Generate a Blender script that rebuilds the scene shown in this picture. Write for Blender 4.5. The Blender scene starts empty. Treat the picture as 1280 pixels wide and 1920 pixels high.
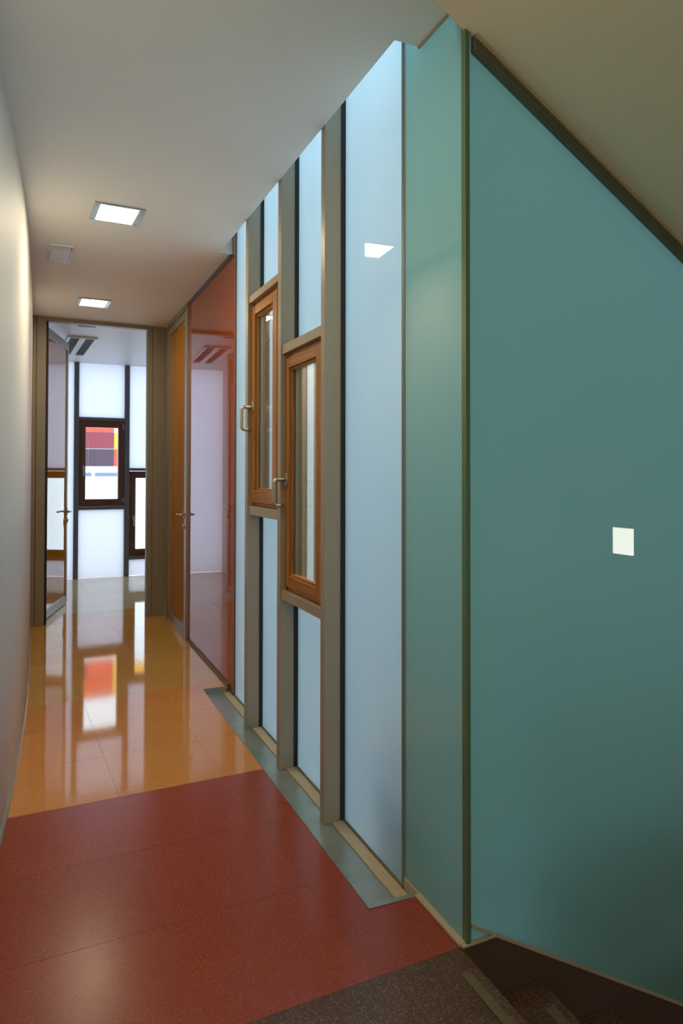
import bpy, bmesh, math, random
from mathutils import Vector, Matrix
random.seed(7)
S = bpy.context.scene
COL = S.collection
DEL = 0.049069            # the tile grid and the end walls are turned this much against the glazed wall
CD, SD = math.cos(DEL), math.sin(DEL)
def g2w(x, y):            # grid frame -> world
    return (x * CD - y * SD, x * SD + y * CD)
def srgb(r, g, b):
    f = lambda c: (c / 255 / 12.92) if c / 255 <= 0.04045 else ((c / 255 + 0.055) / 1.055) ** 2.4
    return (f(r), f(g), f(b), 1.0)

# ------------------------------------------------------------------ camera
cam_d = bpy.data.cameras.new('camera')
cam = bpy.data.objects.new('camera', cam_d); COL.objects.link(cam)
cam_d.sensor_fit = 'AUTO'; cam_d.sensor_width = 36.0
cam_d.lens = 1319.53 / 1920 * 36.0
cam_d.shift_y = -(960 - 864.17) / 1920
cam_d.clip_start = 0.01
YAW, PITCH, ROLL = 0.40595, 0.01749, 0.0015
Fv = Vector((math.sin(YAW) * math.cos(PITCH), math.cos(YAW) * math.cos(PITCH), math.sin(PITCH)))
Rv = Vector((math.cos(YAW), -math.sin(YAW), 0)); Uv = Rv.cross(Fv)
R2 = Rv * math.cos(ROLL) + Uv * math.sin(ROLL); U2 = -Rv * math.sin(ROLL) + Uv * math.cos(ROLL)
cam.matrix_world = Matrix(((R2.x, U2.x, -Fv.x, 0), (R2.y, U2.y, -Fv.y, 0), (R2.z, U2.z, -Fv.z, 1.32), (0, 0, 0, 1)))
S.camera = cam

# ------------------------------------------------------------------ world, exposure
W = bpy.data.worlds.new('world'); S.world = W; W.use_nodes = True
bg = W.node_tree.nodes['Background']
bg.inputs[0].default_value = (0.76, 0.88, 1.0, 1); bg.inputs[1].default_value = 2.4
S.view_settings.view_transform = 'Standard'
try: S.view_settings.look = 'None'
except Exception: pass
S.view_settings.exposure = 0.92; S.view_settings.gamma = 1.0
S.view_settings.use_curve_mapping = False
LAMP = 42.0
S.cycles.use_denoising = True
S.cycles.max_bounces = 14; S.cycles.diffuse_bounces = 7; S.cycles.glossy_bounces = 6
S.cycles.transmission_bounces = 8; S.cycles.transparent_max_bounces = 12
S.cycles.sample_clamp_indirect = 6.0

# ------------------------------------------------------------------ materials
def newmat(name):
    m = bpy.data.materials.new(name); m.use_nodes = True
    nt = m.node_tree; return m, nt, nt.nodes, nt.links
def plain(name, col, rough=0.5, metal=0.0, var=0.06, scale=30, ior=1.5, coat=0.0, bump=0.0, bscale=200, stretch=None):
    m, nt, N, L = newmat(name); p = N['Principled BSDF']
    p.inputs['Roughness'].default_value = rough; p.inputs['Metallic'].default_value = metal
    p.inputs['IOR'].default_value = ior
    if coat: p.inputs['Coat Weight'].default_value = coat; p.inputs['Coat Roughness'].default_value = 0.02
    tc = N.new('ShaderNodeNewGeometry'); mp = N.new('ShaderNodeMapping'); L.new(tc.outputs['Position'], mp.inputs[0])
    if stretch: mp.inputs['Scale'].default_value = stretch
    nz = N.new('ShaderNodeTexNoise'); nz.inputs['Scale'].default_value = scale; nz.inputs['Detail'].default_value = 5
    L.new(mp.outputs[0], nz.inputs['Vector'])
    mx = N.new('ShaderNodeMix'); mx.data_type = 'RGBA'
    a = [c * (1 - var) for c in col[:3]] + [1]; b = [min(1, c * (1 + var)) for c in col[:3]] + [1]
    mx.inputs[6].default_value = a; mx.inputs[7].default_value = b
    L.new(nz.outputs[0], mx.inputs[0]); L.new(mx.outputs[2], p.inputs['Base Color'])
    if bump:
        n2 = N.new('ShaderNodeTexNoise'); n2.inputs['Scale'].default_value = bscale; L.new(mp.outputs[0], n2.inputs['Vector'])
        bp = N.new('ShaderNodeBump'); bp.inputs['Strength'].default_value = bump; bp.inputs['Distance'].default_value = 0.002
        L.new(n2.outputs[0], bp.inputs['Height']); L.new(bp.outputs[0], p.inputs['Normal'])
    return m
def wood(name, col, dark, axis):
    m, nt, N, L = newmat(name); p = N['Principled BSDF']
    tc = N.new('ShaderNodeNewGeometry'); mp = N.new('ShaderNodeMapping'); L.new(tc.outputs['Position'], mp.inputs[0])
    sc = [60, 60, 60]; sc[axis] = 3.0; mp.inputs['Scale'].default_value = sc
    nz = N.new('ShaderNodeTexNoise'); nz.inputs['Scale'].default_value = 1.0; nz.inputs['Detail'].default_value = 6; nz.inputs['Distortion'].default_value = 0.8
    L.new(mp.outputs[0], nz.inputs['Vector'])
    cr = N.new('ShaderNodeValToRGB'); cr.color_ramp.elements[0].position = 0.3; cr.color_ramp.elements[1].position = 0.72
    cr.color_ramp.elements[0].color = dark; cr.color_ramp.elements[1].color = col
    L.new(nz.outputs[0], cr.inputs[0]); L.new(cr.outputs[0], p.inputs['Base Color'])
    p.inputs['Roughness'].default_value = 0.38
    bp = N.new('ShaderNodeBump'); bp.inputs['Strength'].default_value = 0.15; bp.inputs['Distance'].default_value = 0.0006
    L.new(nz.outputs[0], bp.inputs['Height']); L.new(bp.outputs[0], p.inputs['Normal'])
    return m
def terrazzo(name, col, chip, dark, rough=0.055):
    m, nt, N, L = newmat(name); p = N['Principled BSDF']
    tc = N.new('ShaderNodeNewGeometry')
    v = N.new('ShaderNodeTexVoronoi'); v.inputs['Scale'].default_value = 420; L.new(tc.outputs['Position'], v.inputs['Vector'])
    sep = N.new('ShaderNodeSeparateColor'); L.new(v.outputs['Color'], sep.inputs[0])
    c1 = N.new('ShaderNodeValToRGB'); c1.color_ramp.interpolation = 'CONSTANT'
    e = c1.color_ramp.elements; e[0].color = dark; e[0].position = 0; e[1].color = col; e[1].position = 0.16
    e2 = e.new(0.90); e2.color = chip
    L.new(sep.outputs[0], c1.inputs[0])
    nz = N.new('ShaderNodeTexNoise'); nz.inputs['Scale'].default_value = 3.0; nz.inputs['Detail'].default_value = 4; L.new(tc.outputs['Position'], nz.inputs['Vector'])
    mr = N.new('ShaderNodeMapRange'); mr.inputs[3].default_value = 0.90; mr.inputs[4].default_value = 1.10; L.new(nz.outputs[0], mr.inputs[0])
    oi = N.new('ShaderNodeObjectInfo'); mo = N.new('ShaderNodeMapRange'); mo.inputs[3].default_value = 0.96; mo.inputs[4].default_value = 1.04; L.new(oi.outputs['Random'], mo.inputs[0])
    mm = N.new('ShaderNodeMath'); mm.operation = 'MULTIPLY'; L.new(mr.outputs[0], mm.inputs[0]); L.new(mo.outputs[0], mm.inputs[1])
    hs = N.new('ShaderNodeHueSaturation'); L.new(c1.outputs[0], hs.inputs['Color']); L.new(mm.outputs[0], hs.inputs['Value'])
    L.new(hs.outputs[0], p.inputs['Base Color'])
    n3 = N.new('ShaderNodeTexNoise'); n3.inputs['Scale'].default_value = 7.0; n3.inputs['Detail'].default_value = 3; L.new(tc.outputs['Position'], n3.inputs['Vector'])
    r2 = N.new('ShaderNodeMapRange'); r2.inputs[3].default_value = rough * 0.85; r2.inputs[4].default_value = rough * 1.15; L.new(n3.outputs[0], r2.inputs[0]); L.new(r2.outputs[0], p.inputs['Roughness'])
    bp = N.new('ShaderNodeBump'); bp.inputs['Strength'].default_value = 0.12; bp.inputs['Distance'].default_value = 0.0006
    L.new(n3.outputs[0], bp.inputs['Height']); L.new(bp.outputs[0], p.inputs['Normal'])
    p.inputs['IOR'].default_value = 1.55
    return m
def outer_fresnel(N, L, ior):
    """the same air-to-glass reflectance on both sides of a face"""
    fr = N.new('ShaderNodeFresnel'); ge = N.new('ShaderNodeNewGeometry'); mr = N.new('ShaderNodeMapRange')
    mr.inputs[3].default_value = ior; mr.inputs[4].default_value = 1.0/ior
    L.new(ge.outputs['Backfacing'], mr.inputs[0]); L.new(mr.outputs[0], fr.inputs[0]); return fr
def thin_glass(name, tint=(0.93, 0.96, 0.95), ior=1.5):
    m, nt, N, L = newmat(name); N.remove(N['Principled BSDF']); out = N['Material Output']
    tr = N.new('ShaderNodeBsdfTransparent'); tr.inputs[0].default_value = (*tint, 1)
    gl = N.new('ShaderNodeBsdfGlossy'); gl.inputs['Roughness'].default_value = 0.0
    fr = outer_fresnel(N, L, ior)
    mx = N.new('ShaderNodeMixShader'); L.new(fr.outputs[0], mx.inputs[0]); L.new(tr.outputs[0], mx.inputs[1]); L.new(gl.outputs[0], mx.inputs[2])
    L.new(mx.outputs[0], out.inputs[0]); return m
def opal_glass(name, tcol, dcol, tw=0.75, ior=1.5, rough=0.01):
    """opal interlayer: passes daylight diffusely, polished face in front"""
    m, nt, N, L = newmat(name); N.remove(N['Principled BSDF']); out = N['Material Output']
    t = N.new('ShaderNodeBsdfTranslucent'); t.inputs[0].default_value = (*tcol, 1)
    d = N.new('ShaderNodeBsdfDiffuse'); d.inputs[0].default_value = (*dcol, 1)
    mx = N.new('ShaderNodeMixShader'); mx.inputs[0].default_value = tw; L.new(d.outputs[0], mx.inputs[1]); L.new(t.outputs[0], mx.inputs[2])
    gl = N.new('ShaderNodeBsdfGlossy'); gl.inputs['Roughness'].default_value = rough
    fr = outer_fresnel(N, L, ior)
    m2 = N.new('ShaderNodeMixShader'); L.new(fr.outputs[0], m2.inputs[0]); L.new(mx.outputs[0], m2.inputs[1]); L.new(gl.outputs[0], m2.inputs[2])
    L.new(m2.outputs[0], out.inputs[0]); return m
def emit(name, col, strength):
    m, nt, N, L = newmat(name); N.remove(N['Principled BSDF']); e = N.new('ShaderNodeEmission')
    e.inputs[0].default_value = (*col, 1); e.inputs[1].default_value = strength
    L.new(e.outputs[0], N['Material Output'].inputs[0]); return m

M = {}
M['wall'] = plain('white_wall_paint', (0.76, 0.75, 0.71), 0.6, var=0.02, scale=6, bump=0.08, bscale=260)
M['ceil'] = plain('white_ceiling_paint', (0.83, 0.82, 0.78), 0.75, var=0.02, scale=4, bump=0.05, bscale=200)
M['soffit'] = plain('stair_soffit_plaster', (0.74, 0.67, 0.48), 0.8, var=0.03, scale=4, bump=0.08, bscale=150)
M['alu'] = plain('beige_grey_painted_steel', srgb(165, 152, 130), 0.38, var=0.03, scale=12)
M['grey'] = plain('warm_grey_lacquered_frame', srgb(146, 138, 120), 0.4, var=0.03, scale=12)
M['silver'] = plain('anodised_aluminium', srgb(170, 168, 162), 0.33, metal=0.6, var=0.03, scale=12)
M['dgrey'] = plain('dark_grey_mullion_paint', srgb(96, 98, 104), 0.45, var=0.03, scale=12)
M['joint'] = plain('grey_silicone_joint', srgb(116, 126, 116), 0.5, var=0.05)
M['black'] = plain('black_rubber', (0.012, 0.013, 0.015, 1), 0.6, var=0.1)
M['steel'] = plain('brushed_stainless_steel', srgb(200, 188, 165), 0.3, metal=1.0, var=0.05, scale=80)
M['zinc'] = plain('galvanised_steel', srgb(170, 178, 170), 0.28, metal=0.6, var=0.32, scale=9, stretch=(1, 1, 1))
M['seal'] = plain('beige_sealant', srgb(184, 168, 138), 0.7, var=0.12, scale=40)
M['sealdark'] = plain('aged_sealant', srgb(110, 102, 72), 0.7, var=0.3, scale=60)
M['dmetal'] = plain('dark_bronze_channel', srgb(108, 100, 76), 0.45, metal=0.3, var=0.15, scale=30)
M['wv'] = wood('oiled_hardwood_vertical', srgb(184, 122, 44), srgb(140, 84, 24), 2)
M['wh'] = wood('oiled_hardwood_horizontal', srgb(184, 122, 44), srgb(140, 84, 24), 1)
M['dv'] = wood('dark_stained_wood_vertical', srgb(104, 58, 36), srgb(74, 38, 24), 2)
M['dh'] = wood('dark_stained_wood_horizontal', srgb(104, 58, 36), srgb(74, 38, 24), 0)
M['orange'] = plain('burnt_orange_glass', srgb(154, 68, 14), 0.012, var=0.02, scale=2, ior=1.95)
M['amber'] = plain('amber_glass', srgb(188, 122, 10), 0.012, var=0.02, scale=2, ior=1.62)
M['teal'] = None
M['tealedge'] = plain('green_glass_edge', srgb(92, 122, 90), 0.15, var=0.05, scale=5)
M['glass'] = thin_glass('clear_window_glass')
M['back'] = thin_glass('clear_glass_backing', (0.97, 0.98, 0.98), 1.2)
M['opal'] = opal_glass('opal_blue_white_glass', (0.47, 0.66, 0.76), (0.50, 0.64, 0.72), 0.62)
M['teal'] = opal_glass('teal_opal_glass', (0.16, 0.38, 0.38), (0.28, 0.53, 0.50), 0.34, 1.52)
M['opalfar'] = opal_glass('opal_white_glass', (0.45, 0.46, 0.53), (0.8, 0.85, 0.9), 0.72)
M['red'] = terrazzo('red_terrazzo', srgb(152, 60, 32), srgb(172, 88, 58), srgb(136, 50, 26), 0.24)
M['org'] = terrazzo('orange_terrazzo', srgb(212, 142, 74), srgb(224, 165, 104), srgb(198, 126, 60))
M['yel'] = terrazzo('sand_yellow_terrazzo', srgb(206, 158, 86), srgb(222, 186, 122), srgb(188, 138, 66))
M['amb'] = terrazzo('ochre_terrazzo', srgb(206, 154, 60), srgb(222, 182, 104), srgb(186, 134, 44))
M['pale'] = terrazzo('pale_beige_terrazzo', srgb(206, 186, 146), srgb(224, 210, 178), srgb(186, 164, 122))
M['brown'] = terrazzo('dark_brown_terrazzo', srgb(84, 56, 42), srgb(150, 116, 84), srgb(50, 32, 24), 0.3)
M['stringer'] = plain('dark_brown_skirting', srgb(92, 70, 60), 0.5, var=0.06)
M['blocker'] = plain('dark_blocker_board', srgb(60, 52, 40), 0.7, var=0.1)  # for the added box that blocks daylight behind the teal glass
M['strip'] = plain('abrasive_grey_strip', srgb(100, 90, 68), 0.85, var=0.25, scale=120, bump=0.4, bscale=600)
M['screed'] = plain('dark_joint_grout', srgb(150, 98, 68), 0.9)
M['tan'] = plain('tan_cladding_board', srgb(150, 122, 88), 0.6, var=0.03, scale=20, stretch=(6, 6, 0.3))
M['white'] = plain('white_lacquer', (0.82, 0.83, 0.84), 0.4, var=0.02)
M['render'] = plain('white_exterior_render', (0.84, 0.85, 0.87), 0.9, var=0.05, scale=4, bump=0.3, bscale=30)
M['concrete'] = plain('pale_paving', (0.78, 0.78, 0.78), 0.9, var=0.1, scale=5)
M['lens'] = emit('warm_diffuser', (1.0, 0.83, 0.58), LAMP)
M['lensdim'] = emit('warm_diffuser_dimmed', (1.0, 0.83, 0.58), 23.0)
M['steplens'] = emit('step_light_diffuser', (1.0, 0.97, 0.84), 9.0)
M['plastic'] = plain('pale_grey_plastic', srgb(196, 192, 190), 0.25, var=0.03)
M['louver'] = plain('bright_louver', srgb(150, 152, 156), 0.25, metal=0.7, var=0.1)
for n, c in (('p_red', (226, 62, 44)), ('p_maroon', (120, 30, 48)), ('p_plum', (62, 36, 52)), ('p_yellow', (246, 170, 24)), ('p_blue', (96, 108, 140))):
    M[n] = plain('facade_' + n[2:] + '_panel', srgb(*c), 0.5, var=0.03)

# ------------------------------------------------------------------ mesh helpers
class MB:
    def __init__(s): s.bm = bmesh.new()
    def box(s, a, b, bev=0.0, mi=0):
        x0, y0, z0 = [min(p, q) for p, q in zip(a, b)]; x1, y1, z1 = [max(p, q) for p, q in zip(a, b)]
        v = [s.bm.verts.new(c) for c in ((x0,y0,z0),(x1,y0,z0),(x1,y1,z0),(x0,y1,z0),(x0,y0,z1),(x1,y0,z1),(x1,y1,z1),(x0,y1,z1))]
        fs = [s.bm.faces.new([v[i] for i in f]) for f in ((3,2,1,0),(4,5,6,7),(0,1,5,4),(1,2,6,5),(2,3,7,6),(3,0,4,7))]
        for f in fs: f.material_index = mi
        if bev:
            es = list({e for f in fs for e in f.edges})
            bmesh.ops.bevel(s.bm, geom=es, offset=bev, segments=2, affect='EDGES', profile=0.6)
        return s
    def prism(s, poly, axis, a, b, mi=0):
        """poly: 2-D points; axis 0: (y,z) along x; 1: (x,z) along y; 2: (x,y) along z"""
        def P(u, v, w): return ((w, u, v), (u, w, v), (u, v, w))[axis]
        lo = [s.bm.verts.new(P(u, v, a)) for u, v in poly]; hi = [s.bm.verts.new(P(u, v, b)) for u, v in poly]
        n = len(poly); fs = [s.bm.faces.new(lo[::-1]), s.bm.faces.new(hi)]
        for i in range(n): fs.append(s.bm.faces.new((lo[i], lo[(i+1) % n], hi[(i+1) % n], hi[i])))
        for f in fs: f.material_index = mi
        bmesh.ops.recalc_face_normals(s.bm, faces=fs)
        return s
    def tube(s, pts, r, n=12, sq=1.0):
        pts = [Vector(p) for p in pts]; rings = []
        for i, p in enumerate(pts):
            t = (pts[min(i+1, len(pts)-1)] - pts[max(i-1, 0)]).normalized()
            up = Vector((0, 0, 1)) if abs(t.z) < 0.9 else Vector((0, 1, 0))
            u = t.cross(up).normalized(); w = u.cross(t).normalized()
            rr = r[i] if isinstance(r, (list, tuple)) else r
            rings.append([s.bm.verts.new(p + u * (rr * math.cos(2*math.pi*k/n)) + w * (rr * sq * math.sin(2*math.pi*k/n))) for k in range(n)])
        for a, b in zip(rings, rings[1:]):
            for k in range(n):
                f = s.bm.faces.new((a[k], a[(k+1) % n], b[(k+1) % n], b[k])); f.smooth = True
        s.bm.faces.new(rings[0][::-1]); s.bm.faces.new(rings[-1])
        return s
    def disc(s, c, axis, rx, ry, t, n=24):
        """flat rounded plate: centre c, thickness t along axis (0 or 1), radii rx (horizontal), ry (vertical)"""
        poly = [(rx * math.cos(2*math.pi*k/n), ry * math.sin(2*math.pi*k/n)) for k in range(n)]
        if axis == 0: return s.prism([(c[1]+u, c[2]+v) for u, v in poly], 0, c[0]-t/2, c[0]+t/2)
        return s.prism([(c[0]+u, c[2]+v) for u, v in poly], 1, c[1]-t/2, c[1]+t/2)
    def build(s, name, mat, parent=None, org=(0, 0, 0)):
        bmesh.ops.recalc_face_normals(s.bm, faces=s.bm.faces[:])
        bmesh.ops.translate(s.bm, verts=s.bm.verts[:], vec=-Vector(org))
        me = bpy.data.meshes.new(name); s.bm.to_mesh(me); s.bm.free()
        for m in (mat if isinstance(mat, (list, tuple)) else [mat]): me.materials.append(M[m])
        o = bpy.data.objects.new(name, me); COL.objects.link(o)
        if parent: o.parent = parent
        return o
def tag(o, label, cat, group=None, kind=None):
    o['label'] = label; o['category'] = cat
    if group: o['group'] = group
    if kind: o['kind'] = kind
    return o
def empty(name, org=(0, 0, 0), grid=False):
    e = bpy.data.objects.new(name, None); COL.objects.link(e); e.empty_display_size = 0.1
    if grid:
        e.location = (*g2w(org[0], org[1]), org[2]); e.rotation_euler = (0, 0, DEL)
    else: e.location = org
    return e
def arc(c, r, a0, a1, n, f):
    return [f(c[0] + r*math.cos(a0+(a1-a0)*i/n), c[1] + r*math.sin(a0+(a1-a0)*i/n)) for i in range(n+1)]
def bx(name, a, b, mat, parent, org=(0, 0, 0), bev=0.0):
    return MB().box(a, b, bev).build(name, mat, parent, org)
def pane(name, a, b, front, mats, parent, org=(0, 0, 0)):
    """glass plate; the face looking along `front` carries mats[0], the others mats[1]"""
    m = MB().box(a, b, 0, 1); m.bm.normal_update(); fv = Vector(front)
    bmesh.ops.recalc_face_normals(m.bm, faces=m.bm.faces[:])
    for f in m.bm.faces:
        if f.normal.dot(fv) > 0.9: f.material_index = 0
    return m.build(name, mats, parent, org)

H = 2.68            # corridor ceiling
XG = 1.107          # face of the glazing plane
YE = 6.612          # end partition (grid)
YF = 9.32           # far facade (grid)
YS = 1.636          # stair glass plane (grid)
def yl(x): return YS / CD + x * SD / CD     # world y of the stair glass plane at world x
def yn(x): return -0.45 / CD + x * SD / CD   # and of the near stair wall

# ================================================================== floor
def clip(poly, a, b, c):     # keep a*x+b*y<=c
    out = []
    for i, p in enumerate(poly):
        q = poly[(i+1) % len(poly)]; dp = a*p[0]+b*p[1]-c; dq = a*q[0]+b*q[1]-c
        if dp <= 0: out.append(p)
        if (dp < 0 < dq) or (dq < 0 < dp):
            t = dp/(dp-dq); out.append((p[0]+t*(q[0]-p[0]), p[1]+t*(q[1]-p[1])))
    return out
def area(p): return abs(sum(p[i][0]*p[(i+1) % len(p)][1]-p[(i+1) % len(p)][0]*p[i][1] for i in range(len(p))))/2
XCH, YC0, YC1 = 0.931, 1.960, 4.300          # trench along the glazing
floor = tag(empty('floor'), 'polished terrazzo tile floor in bands of red, orange and yellow', 'floor', kind='structure')
TY, TX, X0 = 0.4528, 0.4446, 0.0135
LANDX = 1.089
full = {}
def add_tile(i, k, mat, xmax_world, far=False):
    j = 0.0006
    gx0, gx1 = X0 + TX*i + j, X0 + TX*(i+1) - j; gy0, gy1 = YS + TY*k + j, YS + TY*(k+1) - j
    P = [g2w(*p) for p in ((gx0, gy0), (gx1, gy0), (gx1, gy1), (gx0, gy1))]
    pieces = []
    if far: pieces = [P]
    else:
        P = clip(P, 1, 0, xmax_world)
        if len(P) >= 3:
            if k < 0: pieces = [P]
            else:
                pieces = [clip(P, 0, 1, YC0), clip(clip(clip(P, 0, -1, -YC0), 0, 1, YC1), 1, 0, XCH - 0.002), clip(P, 0, -1, -YC1)]
    pieces = [q for q in pieces if len(q) >= 3 and area(q) > 2e-5]
    if not pieces: return
    m = MB()
    c = g2w((gx0+gx1)/2, (gy0+gy1)/2)
    for q in pieces: m.prism(q, 2, -0.012, 0.0)
    o = m.build('tile', mat, floor, (c[0], c[1], 0)); o.location = (c[0], c[1], 0)
for k in range(-8, 18):
    mat = 'brown' if k < 0 else 'red' if k < 3 else 'org' if k < 6 else 'yel' if k < 9 else 'amb' if k < 12 else 'pale'
    far = YS + TY*k > YE - 0.05
    for i in range(-2, 6 if far else 4):
        add_tile(i, k, mat, LANDX if k < 0 else XG - 0.02 if not far else 9, far)
MB().prism([(-0.9, -2.2), (XCH-0.003, -2.2), (XCH-0.003, 6.7), (-0.9, 6.7)], 2, -0.16, -0.0008).prism([(XCH-0.003, -2.2), (1.055, -2.2), (1.055, YC0-0.004), (XCH-0.003, YC0-0.004)], 2, -0.16, -0.0008).prism([(XCH-0.003, YC1+0.004), (1.085, YC1+0.004), (1.085, 6.7), (XCH-0.003, 6.7)], 2, -0.16, -0.0008).build('screed', 'screed', floor)
MB().prism([g2w(-0.4, YE), g2w(2.8, YE), g2w(2.8, YF+0.1), g2w(-0.4, YF+0.1)], 2, -0.16, -0.0008).build('screed', 'screed', floor)

# ================================================================== left wall (gently curved)
pts = [(-0.62, -2.1), (-0.48, -1.2), (-0.36, -0.3), (-0.27, 0.6), (-0.195, 1.5), (-0.150, 2.2), (-0.126, 2.6), (-0.117, 2.78), (-0.102, 3.06), (-0.084, 3.5), (-0.068, 4.0), (-0.058, 4.5), (-0.054, 5.0), (-0.055, 5.8), (-0.061, 6.66)]
def cr(p, n=6):
    out = []
    for i in range(len(p)-1):
        a, b, c, d = p[max(i-1, 0)], p[i], p[i+1], p[min(i+2, len(p)-1)]
        for s in range(n):
            t = s/n
            out.append(tuple(0.5*((2*b[q])+(-a[q]+c[q])*t+(2*a[q]-5*b[q]+4*c[q]-d[q])*t*t+(-a[q]+3*b[q]-3*c[q]+d[q])*t**3) for q in (0, 1)))
    return out + [p[-1]]
LW = cr(pts)
def strip(name, off0, off1, z0, z1, mat):
    m = MB()
    rows = [[m.bm.verts.new((x+o, y, z)) for (o, z) in ((off0, z0), (off1, z0), (off1, z1), (off0, z1))] for x, y in LW]
    for a, b in zip(rows, rows[1:]):
        for k in range(4):
            f = m.bm.faces.new((a[k], a[(k+1) % 4], b[(k+1) % 4], b[k])); f.smooth = k in (1, 3)
    m.bm.faces.new(rows[0]); m.bm.faces.new(rows[-1][::-1])
    return m.build(name, mat)
tag(strip('wall_left', -0.15, 0.0, -0.03, H + 0.1, 'wall'), 'plain white gently curved wall along the corridor, left of the coloured floor', 'wall', kind='structure')
tag(strip('baseboard_left', 0.0, 0.007, 0.0, 0.035, 'zinc'), 'thin grey metal skirting strip at the foot of the curved white wall', 'baseboard', kind='structure')

# ================================================================== ceilings
XC = 1.015
m = MB()
m.prism([(-0.9, -2.2), (XC, -2.2), (XC, 6.75), (-0.9, 6.75)], 2, H, H + 0.35)
m.prism([(XC, 4.27), (1.30, 4.27), (1.30, 6.75), (XC, 6.75)], 2, H, H + 0.35)
m.prism([(XC, -2.2), (XG, -2.2), (XG, 1.944), (XC, 1.944)], 2, H, H + 0.35)
tag(m.build('ceiling', 'ceil'), 'flat off-white plaster ceiling over the corridor, with a slot along the glazing', 'ceiling', kind='structure')
bx('ceiling_edge_bead', (XG-0.010, 1.70, H-0.006), (XG-0.002, 1.945, H-0.0005), 'seal', None)
tag(bpy.data.objects['ceiling_edge_bead'], 'pale bead between the flat ceiling and top of the green glass', 'trim', kind='structure').name = 'trim_1'
m = MB(); m.prism([g2w(-0.2, YE+0.05), g2w(2.8, YE+0.05), g2w(2.8, YF+0.2), g2w(-0.2, YF+0.2)], 2, 2.70, 2.9)
tag(m.build('ceiling', 'white'), 'white ceiling of the bright room beyond the open door', 'ceiling', kind='structure')
# slot above: upper closing slab and parapet
m = MB(); m.box((XC-0.2, 1.6, 3.75), (1.2, 4.6, 3.85)).box((XC-0.12, 1.944, H+0.34), (XC, 4.27, 3.75)).box((XC, 4.27, H+0.34), (1.2, 4.4, 3.75)).box((XC, 1.6, H+0.34), (1.2, 1.944, 3.75))
tag(m.build('ceiling', 'ceil'), 'upper ceiling slab above the slot behind the corridor ceiling edge', 'ceiling', kind='structure')
# sloping soffit of the flight above
def zs(xg): return 2.572 - 0.557*(xg-1.217)
m = MB(); xs = 1.217 + (2.572-H)/0.557
m.prism([(xs, H), (3.7, zs(3.7)), (3.7, H+0.4), (xs, H+0.4)], 1, -2.0, YS)
m.prism([(1.203, zs(1.203)+0.022), (3.7, zs(3.7)+0.022), (3.7, H+0.4), (1.203, H+0.4)], 1, YS+0.0005, YS+0.04)
o = m.build('ceiling', 'soffit'); o.rotation_euler.z = DEL
tag(o, 'sloping beige soffit under the upper stair flight', 'ceiling', kind='structure')

# ================================================================== glazed right wall
wr = tag(empty('wall_right', (XG, 3.1, 0)), 'glazed wall of blue-white opal panels between beige-grey steel mullions', 'wall', kind='structure')
WO = (XG, 3.1, 0)
ML = [(2.540, 2.582), (3.084, 3.130), (3.640, 3.690)]
TOP = 3.74
for y0, y1 in ML:
    bx('mullion', (1.020, y0, -0.036), (1.094, y1, TOP), 'alu', wr, WO, 0.002)
    bx('gasket', (1.088, y0-0.004, -0.03), (1.1065, y0+0.001, TOP), 'black', wr, WO)
    bx('gasket', (1.094, y0, -0.03), (1.125, y1, TOP), 'black', wr, WO)
TR = {1: (1.100, 1.145, 2.226, 2.262), 2: (0.742, 0.783, 1.868, 1.910)}
for b, (za, zb, zc, zd) in TR.items():
    y0, y1 = (3.130, 3.640) if b == 1 else (2.582, 3.084)
    bx('transom', (1.027, y0, za), (1.11, y1, zb), 'alu', wr, WO, 0.0015)
    bx('transom', (1.027, y0, zc), (1.11, y1, zd), 'alu', wr, WO, 0.0015)
def opal(y0, y1, z0, z1):
    pane('glass_panel', (XG, y0, z0), (XG+0.012, y1, z1), (-1, 0, 0), ['opal', 'back'], wr, WO)
opal(2.066, 2.560, -0.038, TOP)
opal(2.560, 3.107, -0.038, 0.76); opal(2.560, 3.107, 1.89, TOP)
opal(3.107, 3.665, -0.038, 1.12); opal(3.107, 3.665, 2.245, TOP)
opal(3.665, 4.205, -0.038, TOP)
bx('joint_seal', (XG-0.002, 2.046, -0.038), (XG+0.014, 2.066, TOP), 'joint', wr, WO)
bx('joint_seal', (XG-0.003, 4.205, -0.038), (XG+0.012, 4.212, TOP), 'dmetal', wr, WO)

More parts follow.
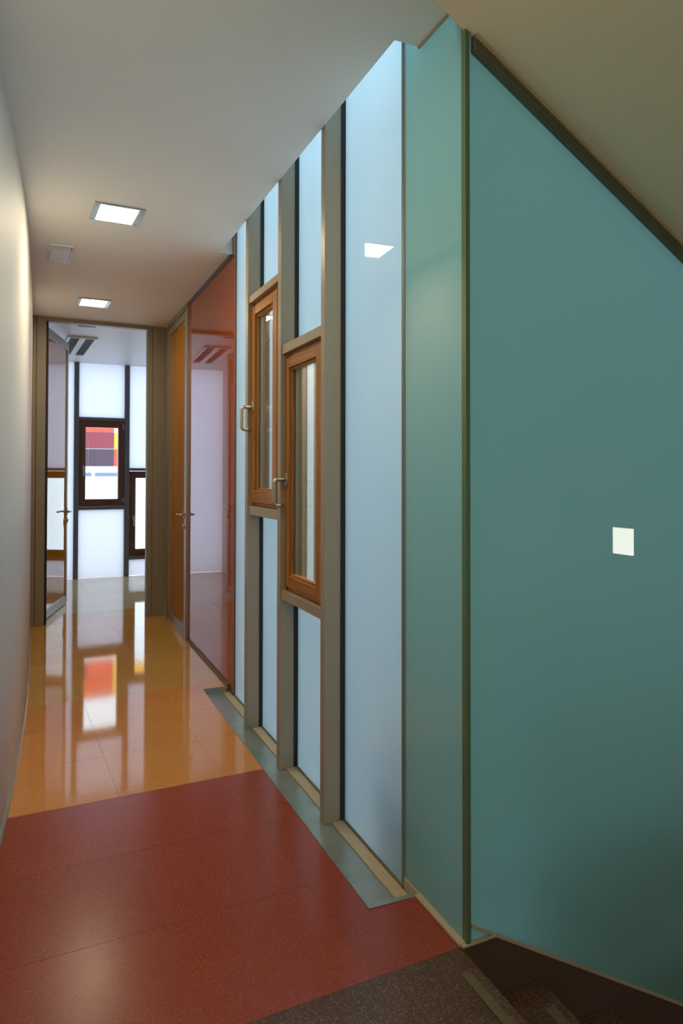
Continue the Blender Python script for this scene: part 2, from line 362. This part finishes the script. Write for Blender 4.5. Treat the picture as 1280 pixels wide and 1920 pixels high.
# wooden casements
def casement(n, y0, y1, z0, z1, ynear, yfar, hz, label, rb=0.066):
    """sash between ynear..yfar inside the bay y0..y1"""
    O = (1.06, (y0+y1)/2, z0)
    w = tag(empty('window_%d' % n, O), label, 'window', kind='structure')
    xf, xb = 1.052, 1.115
    g = 0.003
    bx('frame_stile', (xf, y0+g, z0+g), (xb, ynear-0.002, z1-g), 'wv', w, O, 0.002)
    bx('frame_stile', (xf+0.012, yfar-0.020, z0+g), (xb, y1-g, z1-g), 'wv', w, O, 0.002)
    bx('frame_rail', (xf, ynear, z0+g), (xb, yfar-0.02, z0+0.024), 'wh', w, O, 0.002)
    bx('frame_rail', (xf, ynear, z1-0.026), (xb, yfar-0.02, z1-g), 'wh', w, O, 0.002)
    s0, s1 = z0+0.020, z1-0.022; xs0, xs1 = 1.041, 1.098
    sw = 0.070
    def bead(name, a, b, mat): return bx(name, a, b, mat, w, O, 0.004)
    bead('sash_stile', (xs0, ynear, s0), (xs1, ynear+sw, s1), 'wv')
    bead('sash_stile', (xs0, yfar-0.050, s0), (xs1, yfar-0.002, s1), 'wv')
    bead('sash_rail', (xs0, ynear+sw, s0), (xs1, yfar-0.050, s0+rb), 'wh')
    bead('sash_rail', (xs0, ynear+sw, s1-0.047), (xs1, yfar-0.050, s1), 'wh')
    ga, gb, gc, gd = ynear+sw, yfar-0.050, s0+rb, s1-0.047
    # glazing beads, set back
    for a, b, mt in (((1.052, ga, gc), (1.070, ga+0.007, gd), 'wv'), ((1.052, gb-0.006, gc), (1.070, gb, gd), 'wv'), ((1.052, ga+0.01, gc), (1.070, gb-0.01, gc+0.010), 'wh'), ((1.052, ga+0.01, gd-0.010), (1.070, gb-0.01, gd), 'wh')):
        bx('glazing_bead', a, b, mt, w, O, 0.003)
    bx('spacer', (1.072, gb-0.012, gc+0.004), (1.088, gb-0.004, gd-0.004), 'silver', w, O)
    p = bx('pane', (1.071, ga-0.004, gc-0.004), (1.075, gb+0.004, gd+0.004), 'glass', w, O)
    p = bx('pane', (1.087, ga-0.004, gc-0.004), (1.091, gb+0.004, gd+0.004), 'glass', w, O)
    # handle: plate, neck, D-shaped grip pointing down
    yh = yfar-0.030
    hd = MB().disc((xs0-0.004, yh, hz), 0, 0.014, 0.034, 0.008).build('handle', 'steel', w, O)
    xo = xs0-0.062; r = 0.018
    path = [(xs0-0.006, yh, hz), (xo+r, yh, hz)]
    path += arc((xo+r, hz-r), r, math.pi/2, math.pi, 6, lambda u, v: (u, yh, v))[1:]
    zb = hz-0.118
    path += arc((xo+r, zb+r), r, math.pi, 1.5*math.pi, 6, lambda u, v: (u, yh, v))
    path += [(xo+0.044, yh, zb)]
    gr = MB().tube(path, 0.0098, 14).build('grip', 'steel', hd, O)
casement(1, 3.130, 3.640, 1.145, 2.226, 3.208, 3.640, 1.668, 'narrow wooden casement in the glazed wall, the higher and farther of the two')
casement(2, 2.582, 3.084, 0.783, 1.868, 2.622, 3.084, 1.290, 'narrow wooden casement in the glazed wall, the lower and nearer of the two', rb=0.050)

# channel at the foot of the glazing
ch = tag(empty('metal_channel', (1.0, 3.1, -0.036)), 'galvanised steel channel sunk in the floor along the foot of the glazed wall', 'channel')
CO = (1.0, 3.1, -0.036)
bx('plate', (XCH, YC0, -0.045), (1.13, YC1, -0.036), 'zinc', ch, CO)
bx('lip', (XCH-0.0015, YC0, -0.036), (XCH+0.0015, YC1, 0.0015), 'zinc', ch, CO)
bx('end_lip', (XCH-0.002, YC0-0.016, 0.0003), (1.085, YC0+0.002, 0.0025), 'zinc', ch, CO)
bx('end_lip', (XCH-0.002, YC0-0.002, -0.036), (1.085, YC0, 0.001), 'zinc', ch, CO)
bx('end_lip', (XCH-0.0015, YC1-0.002, -0.036), (1.075, YC1, 0.002), 'zinc', ch, CO)
ys = [YC0+0.002] + [v for p in ML for v in p] + [YC1-0.002]
for a, b in zip(ys[0::2], ys[1::2]):
    bx('mortar_strip', (1.052, a+0.002, -0.036), (1.098, b-0.002, -0.031), 'seal', ch, CO)
    bx('sealant_bead', (1.098, max(a, 2.046)+0.002, -0.036), (1.1065, min(b, 4.2)-0.002, -0.026), 'sealdark', ch, CO)

# orange fixed pane with its rails
og = tag(empty('orange_glass_panel', (1.09, 4.9, 0)), 'tall burnt-orange glossy glass pane beside the amber glass door', 'glass panel')
OO = (1.09, 4.9, 0)
bx('pane', (1.092, 4.213, -0.036), (1.104, 5.612, H+0.6), 'orange', og, OO)
bx('bottom_rail', (1.076, YC1+0.001, 0.0005), (1.0915, 5.612, 0.011), 'dmetal', og, OO, 0.001)
bx('top_rail', (1.078, 4.275, H-0.018), (1.0915, 5.612, H-0.0005), 'dgrey', og, OO, 0.001)
bx('end_block', (1.0915, 4.214, -0.036), (1.124, 4.33, 0.004), 'dmetal', og, OO)
# backing wall behind the orange pane, door and beyond
tag(bx('wall_right', (1.125, 4.213, -0.1), (1.22, 6.70, H+0.3), 'tan', None), 'solid wall hidden behind the orange pane and amber door', 'wall', kind='structure')

# amber glass door in the right wall
def lever(parent, O, c, out, along, mat='steel'):
    """c: spindle point on the leaf face, out: unit normal, along: unit direction of the lever"""
    c = Vector(c); out = Vector(out); along = Vector(along)
    ax = 0 if abs(out.x) > 0.5 else 1
    hd = MB().disc(c + out*0.004, ax, 0.020, 0.036, 0.008).build('handle', mat, parent, O)
    q = c + out*0.045; k = 0.014
    path = [c + out*0.006, c + out*(0.045-k), c + out*(0.045-0.3*k) + along*0.3*k, q + along*k, q + along*0.06, q + along*0.118, q + along*0.128 - out*0.010]
    MB().tube(path, 0.0085, 12).build('lever', mat, hd, O)
    MB().disc(c + out*0.003 - Vector((0, 0, 0.092)), ax, 0.018, 0.030, 0.007).build('keyhole_plate', mat, parent, O)
    MB().disc(c + out*0.010 - Vector((0, 0, 0.092)), ax, 0.009, 0.015, 0.010, 12).build('lock_cylinder', mat, parent, O)
DO = (1.09, 6.1, 0)
d1 = tag(empty('door_1', DO), 'amber glass door in an aluminium frame, next to the burnt-orange pane', 'door', kind='structure')
fx0, fx1 = 1.074, 1.122
bx('frame_post', (fx0, 5.613, 0), (fx1, 5.640, H-0.0005), 'silver', d1, DO, 0.002)
bx('frame_post', (fx0, 6.505, 0), (fx1, 6.555, H-0.0005), 'grey', d1, DO, 0.002)
bx('frame_head', (fx0, 5.640, H-0.046), (fx1, 6.505, H-0.0005), 'grey', d1, DO, 0.002)
lx0, lx1 = 1.078, 1.118; la, lb = 5.645, 6.500
bx('stile', (lx0, la, 0.006), (lx1, la+0.075, H-0.052), 'silver', d1, DO, 0.002)
bx('stile', (lx0, lb-0.055, 0.006), (lx1, lb, H-0.052), 'grey', d1, DO, 0.002)
bx('rail', (lx0, la+0.075, 0.006), (lx1, lb-0.055, 0.085), 'silver', d1, DO, 0.002)
bx('rail', (lx0, la+0.075, H-0.112), (lx1, lb-0.055, H-0.052), 'grey', d1, DO, 0.002)
bx('pane', (1.092, la+0.073, 0.083), (1.102, lb-0.053, H-0.110), 'amber', d1, DO)
lever(d1, DO, (lx0, la+0.040, 0.985), (-1, 0, 0), (0, 1, 0))

# ================================================================== end partition with open amber door (grid frame)
EO = (0.83, YE, 0)
wf = tag(empty('wall_end', EO, True), 'warm grey panelled partition framing the open doorway at the corridor end', 'wall', kind='structure')
xr = 1.445
for a, b in ((0.15, 0.297), (0.300, 0.376)):
    bx('panel', (a, YE, 0), (b-0.001, YE+0.07, H-0.0005), 'grey', wf, EO, 0.0015)
for a, b in ((1.240, 1.288), (1.291, xr)):
    bx('panel', (a, YE, 0), (b-0.001, YE+0.07, H-0.0005), 'grey', wf, EO, 0.0015)
bx('head_panel', (0.376, YE, 2.645), (1.240, YE+0.07, H-0.0005), 'grey', wf, EO, 0.0015)
bx('jamb_liner', (0.378, YE+0.012, 0), (0.394, YE+0.190, 2.644), 'black', wf, EO)
tag(bx('wall_end', (1.44, YE+0.02, -0.1), (2.8, YE+0.10, 2.95), 'wall', None), 'white wall of the bright room, hidden behind the grey partition', 'wall', kind='structure').rotation_euler.z = DEL
# leaf
hx, hy = 0.3945, 6.817
ang = math.radians(17.1)
d2 = bpy.data.objects.new('door_2', None); COL.objects.link(d2)
d2.location = (*g2w(hx, hy), 0); d2.rotation_euler = (0, 0, DEL - ang)
tag(d2, 'glazed door leaf in an aluminium frame, standing open into the bright room', 'door', kind='structure')
LL = 0.862          # local: leaf along +y, visible face towards +x
t0, t1 = -0.036, 0.0
bx('stile', (t0, 0.0, 0.008), (t1, 0.055, 2.636), 'black', d2, bev=0.002)
bx('stile', (t0, LL-0.050, 0.008), (t1, LL, 2.636), 'silver', d2, bev=0.002)
bx('rail', (t0, 0.055, 0.008), (t1, LL-0.050, 0.085), 'silver', d2, bev=0.002)
bx('rail', (t0, 0.055, 2.560), (t1, LL-0.050, 2.636), 'silver', d2, bev=0.002)
bx('pane', (-0.022, 0.053, 0.083), (-0.010, LL-0.048, 2.562), 'amber', d2)
lever(d2, (0, 0, 0), (t1, LL-0.030, 0.930), (1, 0, 0), (0, -1, 0))
lever(d2, (0, 0, 0), (t0, LL-0.030, 0.930), (-1, 0, 0), (0, -1, 0))

# ================================================================== bright room beyond (grid frame)
def gobj(o): o.rotation_euler.z = DEL; return o
XL = 0.40
tag(gobj(bx('wall_left', (XL-0.25, YE+0.075, -0.03), (XL-0.03, YF+0.1, 2.75), 'wall', None)), 'white side wall of the bright room, behind the open door leaf', 'wall', kind='structure')
tag(gobj(bx('wall_right', (2.68, YE+0.05, -0.03), (2.8, YF+0.1, 2.75), 'wall', None)), 'white side wall of the bright room, out of sight behind the partition', 'wall', kind='structure')
FO = (1.2, YF, 0)
fw = tag(empty('wall_far', FO, True), 'translucent white window wall with dark grey mullions in the bright room', 'wall', kind='structure')
FM = [(0.855, 0.911), (1.463, 1.523), (2.072, 2.132)]
for a, b in FM: bx('mullion', (a, YF-0.03, 0), (b, YF+0.05, 2.70), 'dgrey', fw, FO, 0.002)
FW = {1: (0.911, 1.463, 0.898, 1.982), 2: (1.523, 2.072, 0.251, 1.345)}
for b, (xa, xb, za, zb) in FW.items():
    bx('transom', (xa, YF-0.026, za-0.042), (xb, YF+0.05, za), 'dgrey', fw, FO, 0.002)
    bx('transom', (xa, YF-0.026, zb), (xb, YF+0.05, zb+0.036), 'dgrey', fw, FO, 0.002)
def fpane(xa, xb, za, zb): pane('glass_panel', (xa, YF+0.012, za), (xb, YF+0.024, zb), (0, -1, 0), ['opalfar', 'back'], fw, FO)
fpane(0.37, 0.857, 0.004, 2.70); fpane(2.13, 2.70, 0.004, 2.70)
for b, (xa, xb, za, zb) in FW.items():
    fpane(xa-0.002, xb+0.002, 0.004, za-0.04); fpane(xa-0.002, xb+0.002, zb+0.034, 2.70)
def casement_far(n, xa, xb, za, zb, hz, label):
    O = ((xa+xb)/2, YF, za)
    w = tag(empty('window_%d' % n, O, True), label, 'window', kind='structure')
    y0, y1, g = YF-0.020, YF+0.05, 0.003
    f = 0.034
    bx('frame_stile', (xa+g, y0, za+g), (xa+f, y1, zb-g), 'dv', w, O, 0.002); bx('frame_stile', (xb-f, y0, za+g), (xb-g, y1, zb-g), 'dv', w, O, 0.002)
    bx('frame_rail', (xa+f, y0, za+g), (xb-f, y1, za+f), 'dh', w, O, 0.002); bx('frame_rail', (xa+f, y0, zb-f), (xb-f, y1, zb-g), 'dh', w, O, 0.002)
    a, b, c, d = xa+f-0.008, xb-f+0.008, za+f-0.008, zb-f+0.008; y0, y1 = YF-0.034, YF+0.035; s = 0.054
    bx('sash_stile', (a, y0, c), (a+s, y1, d), 'dv', w, O, 0.004); bx('sash_stile', (b-s, y0, c), (b, y1, d), 'dv', w, O, 0.004)
    bx('sash_rail', (a+s, y0, c), (b-s, y1, c+s+0.012), 'dh', w, O, 0.004); bx('sash_rail', (a+s, y0, d-s-0.012), (b-s, y1, d), 'dh', w, O, 0.004)
    bx('pane', (a+s-0.004, YF+0.002, c+s), (b-s+0.004, YF+0.006, d-s), 'glass', w, O)
    xh = a+0.028
    hd = MB().disc((xh, y0-0.004, hz), 1, 0.013, 0.034, 0.008).build('handle', 'silver', w, O)
    MB().tube([(xh, y0-0.006, hz+0.01), (xh, y0-0.030, hz+0.01), (xh, y0-0.038, hz), (xh, y0-0.038, hz-0.105)], 0.009, 10).build('grip', 'silver', hd, O)
    for zz in (za+0.075, zb-0.075):
        bx('hinge', (b+0.002, y0-0.008, zz-0.028), (b+0.014, y0+0.012, zz+0.028), 'silver', w, O, 0.002)
casement_far(3, 0.911, 1.463, 0.898, 1.982, 1.385, 'dark brown wooden window with coloured facade panels showing through it')
casement_far(4, 1.523, 2.072, 0.251, 1.345, 0.745, 'dark brown wooden window partly cut off by the grey door frame, set lower')

# ================================================================== stair side
GO = (XG, 1.85, 0)
gp = tag(empty('green_glass_panel', GO), 'narrow green-tinted glass strip between the opal panel and the teal stair glass', 'glass panel')
m = MB(); m.prism([(1.706, 0.004), (2.044, 0.004), (2.044, TOP), (1.946, TOP), (1.946, 3.018), (1.706, 3.018)], 0, XG, XG+0.012, 1); m.bm.normal_update()
for f in m.bm.faces:
    if f.normal.x < -0.9: f.material_index = 0
m.build('pane', ['teal', 'back'], gp, GO)
bx('edge', (XG-0.001, 1.684, 0.004), (XG+0.013, 1.706, H+0.02), 'tealedge', gp, GO)
bx('sealant_bead', (XG-0.022, 1.690, 0.0005), (XG-0.0005, 1.943, 0.010), 'seal', gp, GO, 0.002)
bx('upstand', (XG-0.004, 1.945, -0.036), (XG+0.0125, 2.045, 0.0035), 'seal', gp, GO)
TO = (2.4, YS, 0)
tp = tag(empty('teal_glass_panel', TO, True), 'large teal glass wall beside the stair, with sloping top and bottom', 'glass panel')
def zb(xg): return 0.044 - 0.58*(xg-1.21)
x1 = 3.605
_m = MB().prism([(1.192, 0.003), (1.286, 0.003), (x1, zb(x1)), (x1, zs(x1)+0.02), (1.192, zs(1.192)+0.02)], 1, YS+0.002, YS+0.014, 1)
_m.bm.normal_update()
for f in _m.bm.faces:
    if f.normal.y < -0.9: f.material_index = 0
_m.build('pane', ['teal', 'back'], tp, TO)
MB().prism([(1.214, zs(1.214)-0.045), (x1, zs(x1)-0.045), (x1, zs(x1)-0.0005), (1.214, zs(1.214)-0.0005)], 1, YS-0.022, YS+0.002).build('top_channel', 'dmetal', tp, TO)
MB().prism([(1.214, zs(1.214)-0.012), (x1, zs(x1)-0.012), (x1, zs(x1)-0.0005), (1.214, zs(1.214)-0.0005)], 1, YS-0.027, YS-0.022).build('top_bead', 'seal', tp, TO)
MB().prism([(1.205, zb(1.205)), (x1, zb(x1)), (x1, zb(x1)+0.009), (1.205, zb(1.205)+0.009)], 1, YS-0.007, YS+0.002).build('sealant_bead', 'seal', tp, TO)
MB().box((1.172, YS-0.012, 0.001), (1.290, YS+0.002, 0.007), 0.001).build('sealant_bead', 'seal', tp, TO)
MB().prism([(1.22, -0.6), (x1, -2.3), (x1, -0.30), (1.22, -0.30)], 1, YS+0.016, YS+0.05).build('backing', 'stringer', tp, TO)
# stair flight
st = tag(empty('staircase', (LANDX, 1.0, 0)), 'dark brown terrazzo stair descending beside the teal glass wall', 'staircase')
SO = (LANDX, 1.0, 0)
G_, R_ = 0.276, 0.170
YN = -0.45
e = 0.004
for n in range(1, 9):
    xa, xb2 = LANDX + G_*(n-1) - 0.02, LANDX + G_*n; zt = -R_*n
    m = MB(); m.prism([(xa, yn(xa)), (xb2, yn(xb2)), (xb2, yl(xb2)-e), (xa, yl(xa)-e)], 2, zt-0.16, zt)
    s = m.build('step', 'brown', st, SO)
    m = MB(); m.box((xb2-0.062, yn(xb2)+0.1, zt), (xb2-0.030, yl(xb2)-0.11, zt+0.003), 0.001).build('nosing_strip', 'strip', s, SO)
m = MB(); m.prism([(LANDX-0.03, yn(LANDX)), (LANDX-0.0005, yn(LANDX)), (LANDX-0.0005, yl(LANDX)-e), (LANDX-0.03, yl(LANDX)-e)], 2, -0.17, -0.0125).build('riser', 'brown', st, SO)
m = MB(); m.box((LANDX-0.058, yn(LANDX)+0.1, 0.0003), (LANDX-0.030, 1.600, 0.0035), 0.001).build('nosing_strip', 'strip', st, SO)
o = MB().prism([(1.172, 0.0), (1.286, 0.0), (x1, zb(x1)), (x1, zb(x1)-0.75), (1.172, -0.6)], 1, YS-0.003, YS+0.014)
o = o.build('trim_2', 'stringer'); o.rotation_euler.z = DEL
tag(o, 'dark brown stepped skirting below the teal glass, beside the steps', 'skirting', kind='structure')
# stair end wall, near wall and back wall (behind the camera)
tag(gobj(bx('wall_stair', (3.62, -2.1, -2.4), (3.75, YS+0.05, 3.1), 'wall', None)), 'white wall at the lower end of the stair, out of frame', 'wall', kind='structure')
tag(gobj(bx('wall_near', (1.17, YN-0.12, -2.4), (3.62, YN-0.02, 3.1), 'wall', None)), 'white wall on the near side of the stair, out of frame', 'wall', kind='structure')
tag(gobj(bx('wall_back', (-1.2, -2.25, -0.1), (3.7, -2.12, 3.1), 'wall', None)), 'white wall behind the viewer closing the landing', 'wall', kind='structure')
tag(gobj(bx('floor', (1.0, YN-0.1, -2.4), (3.7, YS+0.05, -1.55), 'brown', None)), 'dark lower landing at the foot of the stair', 'floor', kind='structure')
sl = tag(empty('step_light', (3.62, 0.008, 0.886), True), 'square recessed wall light mirrored in the teal stair glass', 'wall light')
SLO = (3.62, 0.008, 0.886)
bx('diffuser', (3.612, -0.077, 0.801), (3.619, 0.093, 0.971), 'steplens', sl, SLO)
for a, b in (((3.608, -0.087, 0.791), (3.6195, -0.077, 0.981)), ((3.608, 0.093, 0.791), (3.6195, 0.103, 0.981)), ((3.608, -0.077, 0.791), (3.6195, 0.093, 0.801)), ((3.608, -0.077, 0.971), (3.6195, 0.093, 0.981))):
    bx('frame', a, b, 'silver', sl, SLO)

# ================================================================== ceiling lights
def downlight(xg, yg, label, hw=0.124, hl=0.132, lens='lens'):
    O = (xg, yg, H)
    t = tag(empty('ceiling_light', O, True), label, 'ceiling light', 'square recessed lights in the corridor ceiling')
    w = 0.016
    fr = ((-hw, -hl), (hw, hl))
    sb = 0.030
    for a, b in (((-hw, -hl), (hw, -hl+w)), ((-hw, hl-w), (hw, hl))):
        bx('frame', (xg+a[0], yg+a[1], H-0.008), (xg+b[0], yg+b[1], H-0.0003), 'zinc', t, O, 0.001)
    for sx in (-1, 1):
        xa, xb = sorted((sx*hw, sx*(hw-sb)))
        side = bx('frame', (xg+xa, yg-hl+w, H-0.008), (xg+xb, yg+hl-w, H-0.0003), 'zinc', t, O, 0.001)
        for sy in (-1, 1):
            c = (xg+sx*(hw-0.012), yg+sy*(hl-0.028))
            MB().prism([(c[0]+0.004*math.cos(k*math.pi/4), c[1]+0.004*math.sin(k*math.pi/4)) for k in range(8)], 2, H-0.0095, H-0.008).build('screw', 'dgrey', side, O)
    bx('diffuser', (xg-hw+sb, yg-hl+w, H-0.005), (xg+hw-sb, yg+hl-w, H-0.0003), lens, t, O)
downlight(0.553, 3.815, 'square recessed ceiling light, lit, the nearer of the two in view')
downlight(0.678, 5.895, 'square recessed ceiling light, lit, the farther one before the grey doorway', lens='lensdim')
downlight(0.40, 1.72, 'square recessed ceiling light, lit, just above the top edge of the picture', lens='lensdim')
downlight(0.28, -0.40, 'added unseen square ceiling light behind the viewer, brightening the landing')  # extra lamp out of view, added to brighten the near end
# emergency light
O = (0.336, 4.63, H)
t = tag(empty('emergency_light', O, True), 'small unlit rectangular emergency light on the ceiling near the curved wall', 'emergency light')
bx('base', (0.272, 4.475, H-0.012), (0.402, 4.785, H-0.0003), 'white', t, O, 0.003)
bx('cover', (0.276, 4.487, H-0.030), (0.388, 4.773, H-0.012), 'plastic', t, O, 0.006)
bx('end_bar', (0.388, 4.480, H-0.030), (0.398, 4.780, H-0.012), 'silver', t, O, 0.002)
# louvered luminaire in the bright room
Z2 = 2.70
def luminaire(xa, xb, ya, yb, label, cells):
    O = ((xa+xb)/2, (ya+yb)/2, Z2)
    t = tag(empty('louvered_light', O, True), label, 'ceiling light')
    zt = Z2-0.0005; zl = Z2-0.022
    bx('housing', (xa, ya, Z2-0.006), (xb, yb, zt), 'white', t, O)
    w = xb-xa; sl_ = w*0.10; cw = w*0.24
    bars = [(xa, xa+sl_), ((xa+xb)/2-w*0.10, (xa+xb)/2+w*0.10), (xb-sl_, xb)]
    for a, b in bars: bx('spine', (a, ya, zl), (b, yb, Z2-0.006), 'white', t, O, 0.001)
    for a, b in ((ya, ya+0.02), (yb-0.02, yb)):
        for (l, r) in ((bars[0][1], bars[1][0]), (bars[1][1], bars[2][0])): bx('end_plate', (l, a, zl), (r, b, Z2-0.006), 'white', t, O)
    for (l, r) in ((bars[0][1], bars[1][0]), (bars[1][1], bars[2][0])):
        for k in range(1, cells):
            y = ya+0.02+(yb-ya-0.04)*k/cells
            bx('louver', (l, y-0.003, zl+0.002), (r, y+0.003, Z2-0.006), 'louver', t, O)
        bx('reflector', (l, ya+0.02, Z2-0.008), (r, yb-0.02, Z2-0.0062), 'louver', t, O)
luminaire(0.625, 0.915, 7.52, 8.66, 'unlit white twin louvered ceiling light beyond the open door', 12)
O = (0.74, 6.86, Z2)
t = tag(empty('ceiling_grille', O, True), 'small ceiling grille peeking out under the doorway head', 'grille')
bx('frame', (0.640, 6.78, Z2-0.012), (0.840, 6.965, Z2-0.0005), 'white', t, O, 0.002)
for k in range(3): bx('slat', (0.662, 6.83+0.045*k, Z2-0.016), (0.818, 6.862+0.045*k, Z2-0.012), 'dgrey', t, O)

# ================================================================== light shaft outside the glazing
sh = tag(empty('wall_shaft', (2.6, 4, 0)), 'tan vertical boarding with white strips in the light shaft behind the casements', 'wall', kind='structure')
HO = (2.6, 4, 0)
YSH, XSH, ZT = 6.45, 5.0, 3.4
x = 1.23
white = [(2.012, 2.050), (2.400, 2.470)]
cuts = [1.23, 1.36, 1.49, 1.62, 1.745, 1.88, 2.012, 2.050, 2.170, 2.290, 2.400, 2.470, 2.60, 2.75] + [2.75+0.15*k for k in range(1, 16)]
for a, b in zip(cuts, cuts[1:]):
    wht = (a, b) in white
    bx('board', (a+0.002, YSH+(-0.02 if wht else 0), -0.3), (b-0.002, YSH+0.03, ZT), 'white' if wht else 'tan', sh, HO)
y = 1.98
while y < YSH-0.05:
    bx('board', (XSH, y+0.002, -0.3), (XSH+0.03, min(y+0.155, YSH)-0.002, ZT), 'tan', sh, HO); y += 0.155
tag(gobj(bx('wall_shaft', (3.62, YS+0.06, -0.3), (XSH+0.4, YS+0.12, ZT), 'render', None)), 'rendered wall closing the light shaft, out of view', 'wall', kind='structure')
tag(MB().prism([(1.14, yl(1.14)+0.02), (XSH, yl(XSH)+0.02), (XSH, YSH), (1.14, YSH)], 2, -0.35, -0.30).build('ground', 'concrete'), 'pale paving at the bottom of the light shaft', 'ground', kind='structure')
tag(bx('wall_shaft', (1.125, 4.215, H+0.32), (1.22, 6.70, 4.2), 'render', None), 'rendered wall above the orange pane in the light shaft', 'wall', kind='structure')
tag(bx('wall_shaft', (1.125, 2.00, 3.76), (1.22, 4.215, 4.2), 'render', None), 'rendered wall above the opal glazing in the light shaft', 'wall', kind='structure')
tag(bx('wall_shaft', (1.2, YSH+0.035, -0.3), (XSH+0.03, YSH+0.12, ZT), 'render', None), 'rendered wall behind the tan boarding', 'wall', kind='structure')

# ================================================================== outside, beyond the far window wall (grid frame)
YB = 20.0
b = tag(empty('courtyard_building', (3, YB, 0), True), 'white building with red, maroon, plum and yellow facade panels seen through the far window', 'building')
BO = (3, YB, 0)
bx('wall', (-8, YB, -0.6), (14, YB+0.3, 4.8), 'render', b, BO)
def fp(xa, xb, za, zb, mat): bx('facade_panel', (xa+0.008, YB-0.05, za+0.008), (xb-0.008, YB, zb-0.008), mat, b, BO)
fp(0.9, 2.86, 2.43, 2.62, 'p_red'); fp(0.9, 2.20, 1.975, 2.43, 'p_maroon'); fp(2.20, 2.86, 1.975, 2.43, 'p_maroon'); fp(0.9, 2.20, 1.49, 1.965, 'p_plum'); fp(2.20, 2.86, 1.49, 1.965, 'p_plum')
fp(2.86, 3.25, 1.965, 2.42, 'p_yellow'); fp(2.86, 3.25, 1.49, 1.965, 'p_red'); fp(2.86, 3.25, 2.43, 2.62, 'white')
fp(0.9, 2.86, 2.62, 3.2, 'p_maroon'); fp(2.86, 3.25, 2.62, 3.2, 'p_yellow')
fp(0.9, 2.20, 3.72, 4.2, 'p_maroon'); fp(2.20, 2.86, 3.72, 4.2, 'p_red'); fp(0.9, 2.86, 4.2, 4.72, 'p_red'); fp(2.86, 3.25, 3.72, 4.72, 'p_yellow'); fp(3.25, 5.2, 3.9, 4.5, 'p_yellow')
bx('blue_band', (0.6, YB-0.02, 1.225), (4.6, YB, 1.325), 'p_blue', b, BO)  # dark blue band across the building wall
pl = tag(empty('post', (2.33, YB-0.6, -0.3), True), 'slim white post in front of the courtyard building', 'post')
bx('shaft', (2.225, YB-0.66, -0.6), (2.295, YB-0.58, 1.30), 'render', pl, (2.33, YB-0.6, -0.3))
bx('cap', (2.215, YB-0.67, 1.30), (2.305, YB-0.57, 1.325), 'render', pl, (2.33, YB-0.6, -0.3))
tag(gobj(bx('ground', (-8, YF+0.12, -0.7), (14, YB+0.3, -0.6), 'concrete', None)), 'pale courtyard paving outside the far window wall', 'ground', kind='structure')
# added unseen box in the light shaft, dims the lower part of the teal glass
PO = (2.6, YS+0.7, -0.3)
t = tag(empty('light_blocker', PO, True), 'added unseen dark box blocking daylight behind the foot of the teal glass', 'light_blocker')
bx('box', (1.36, YS+0.20, -0.298), (3.5, YS+0.60, 0.36), 'blocker', t, PO, 0.01)
bx('blocker_top', (1.39, YS+0.23, 0.36), (3.47, YS+0.57, 0.39), 'black', t, PO, 0.004)
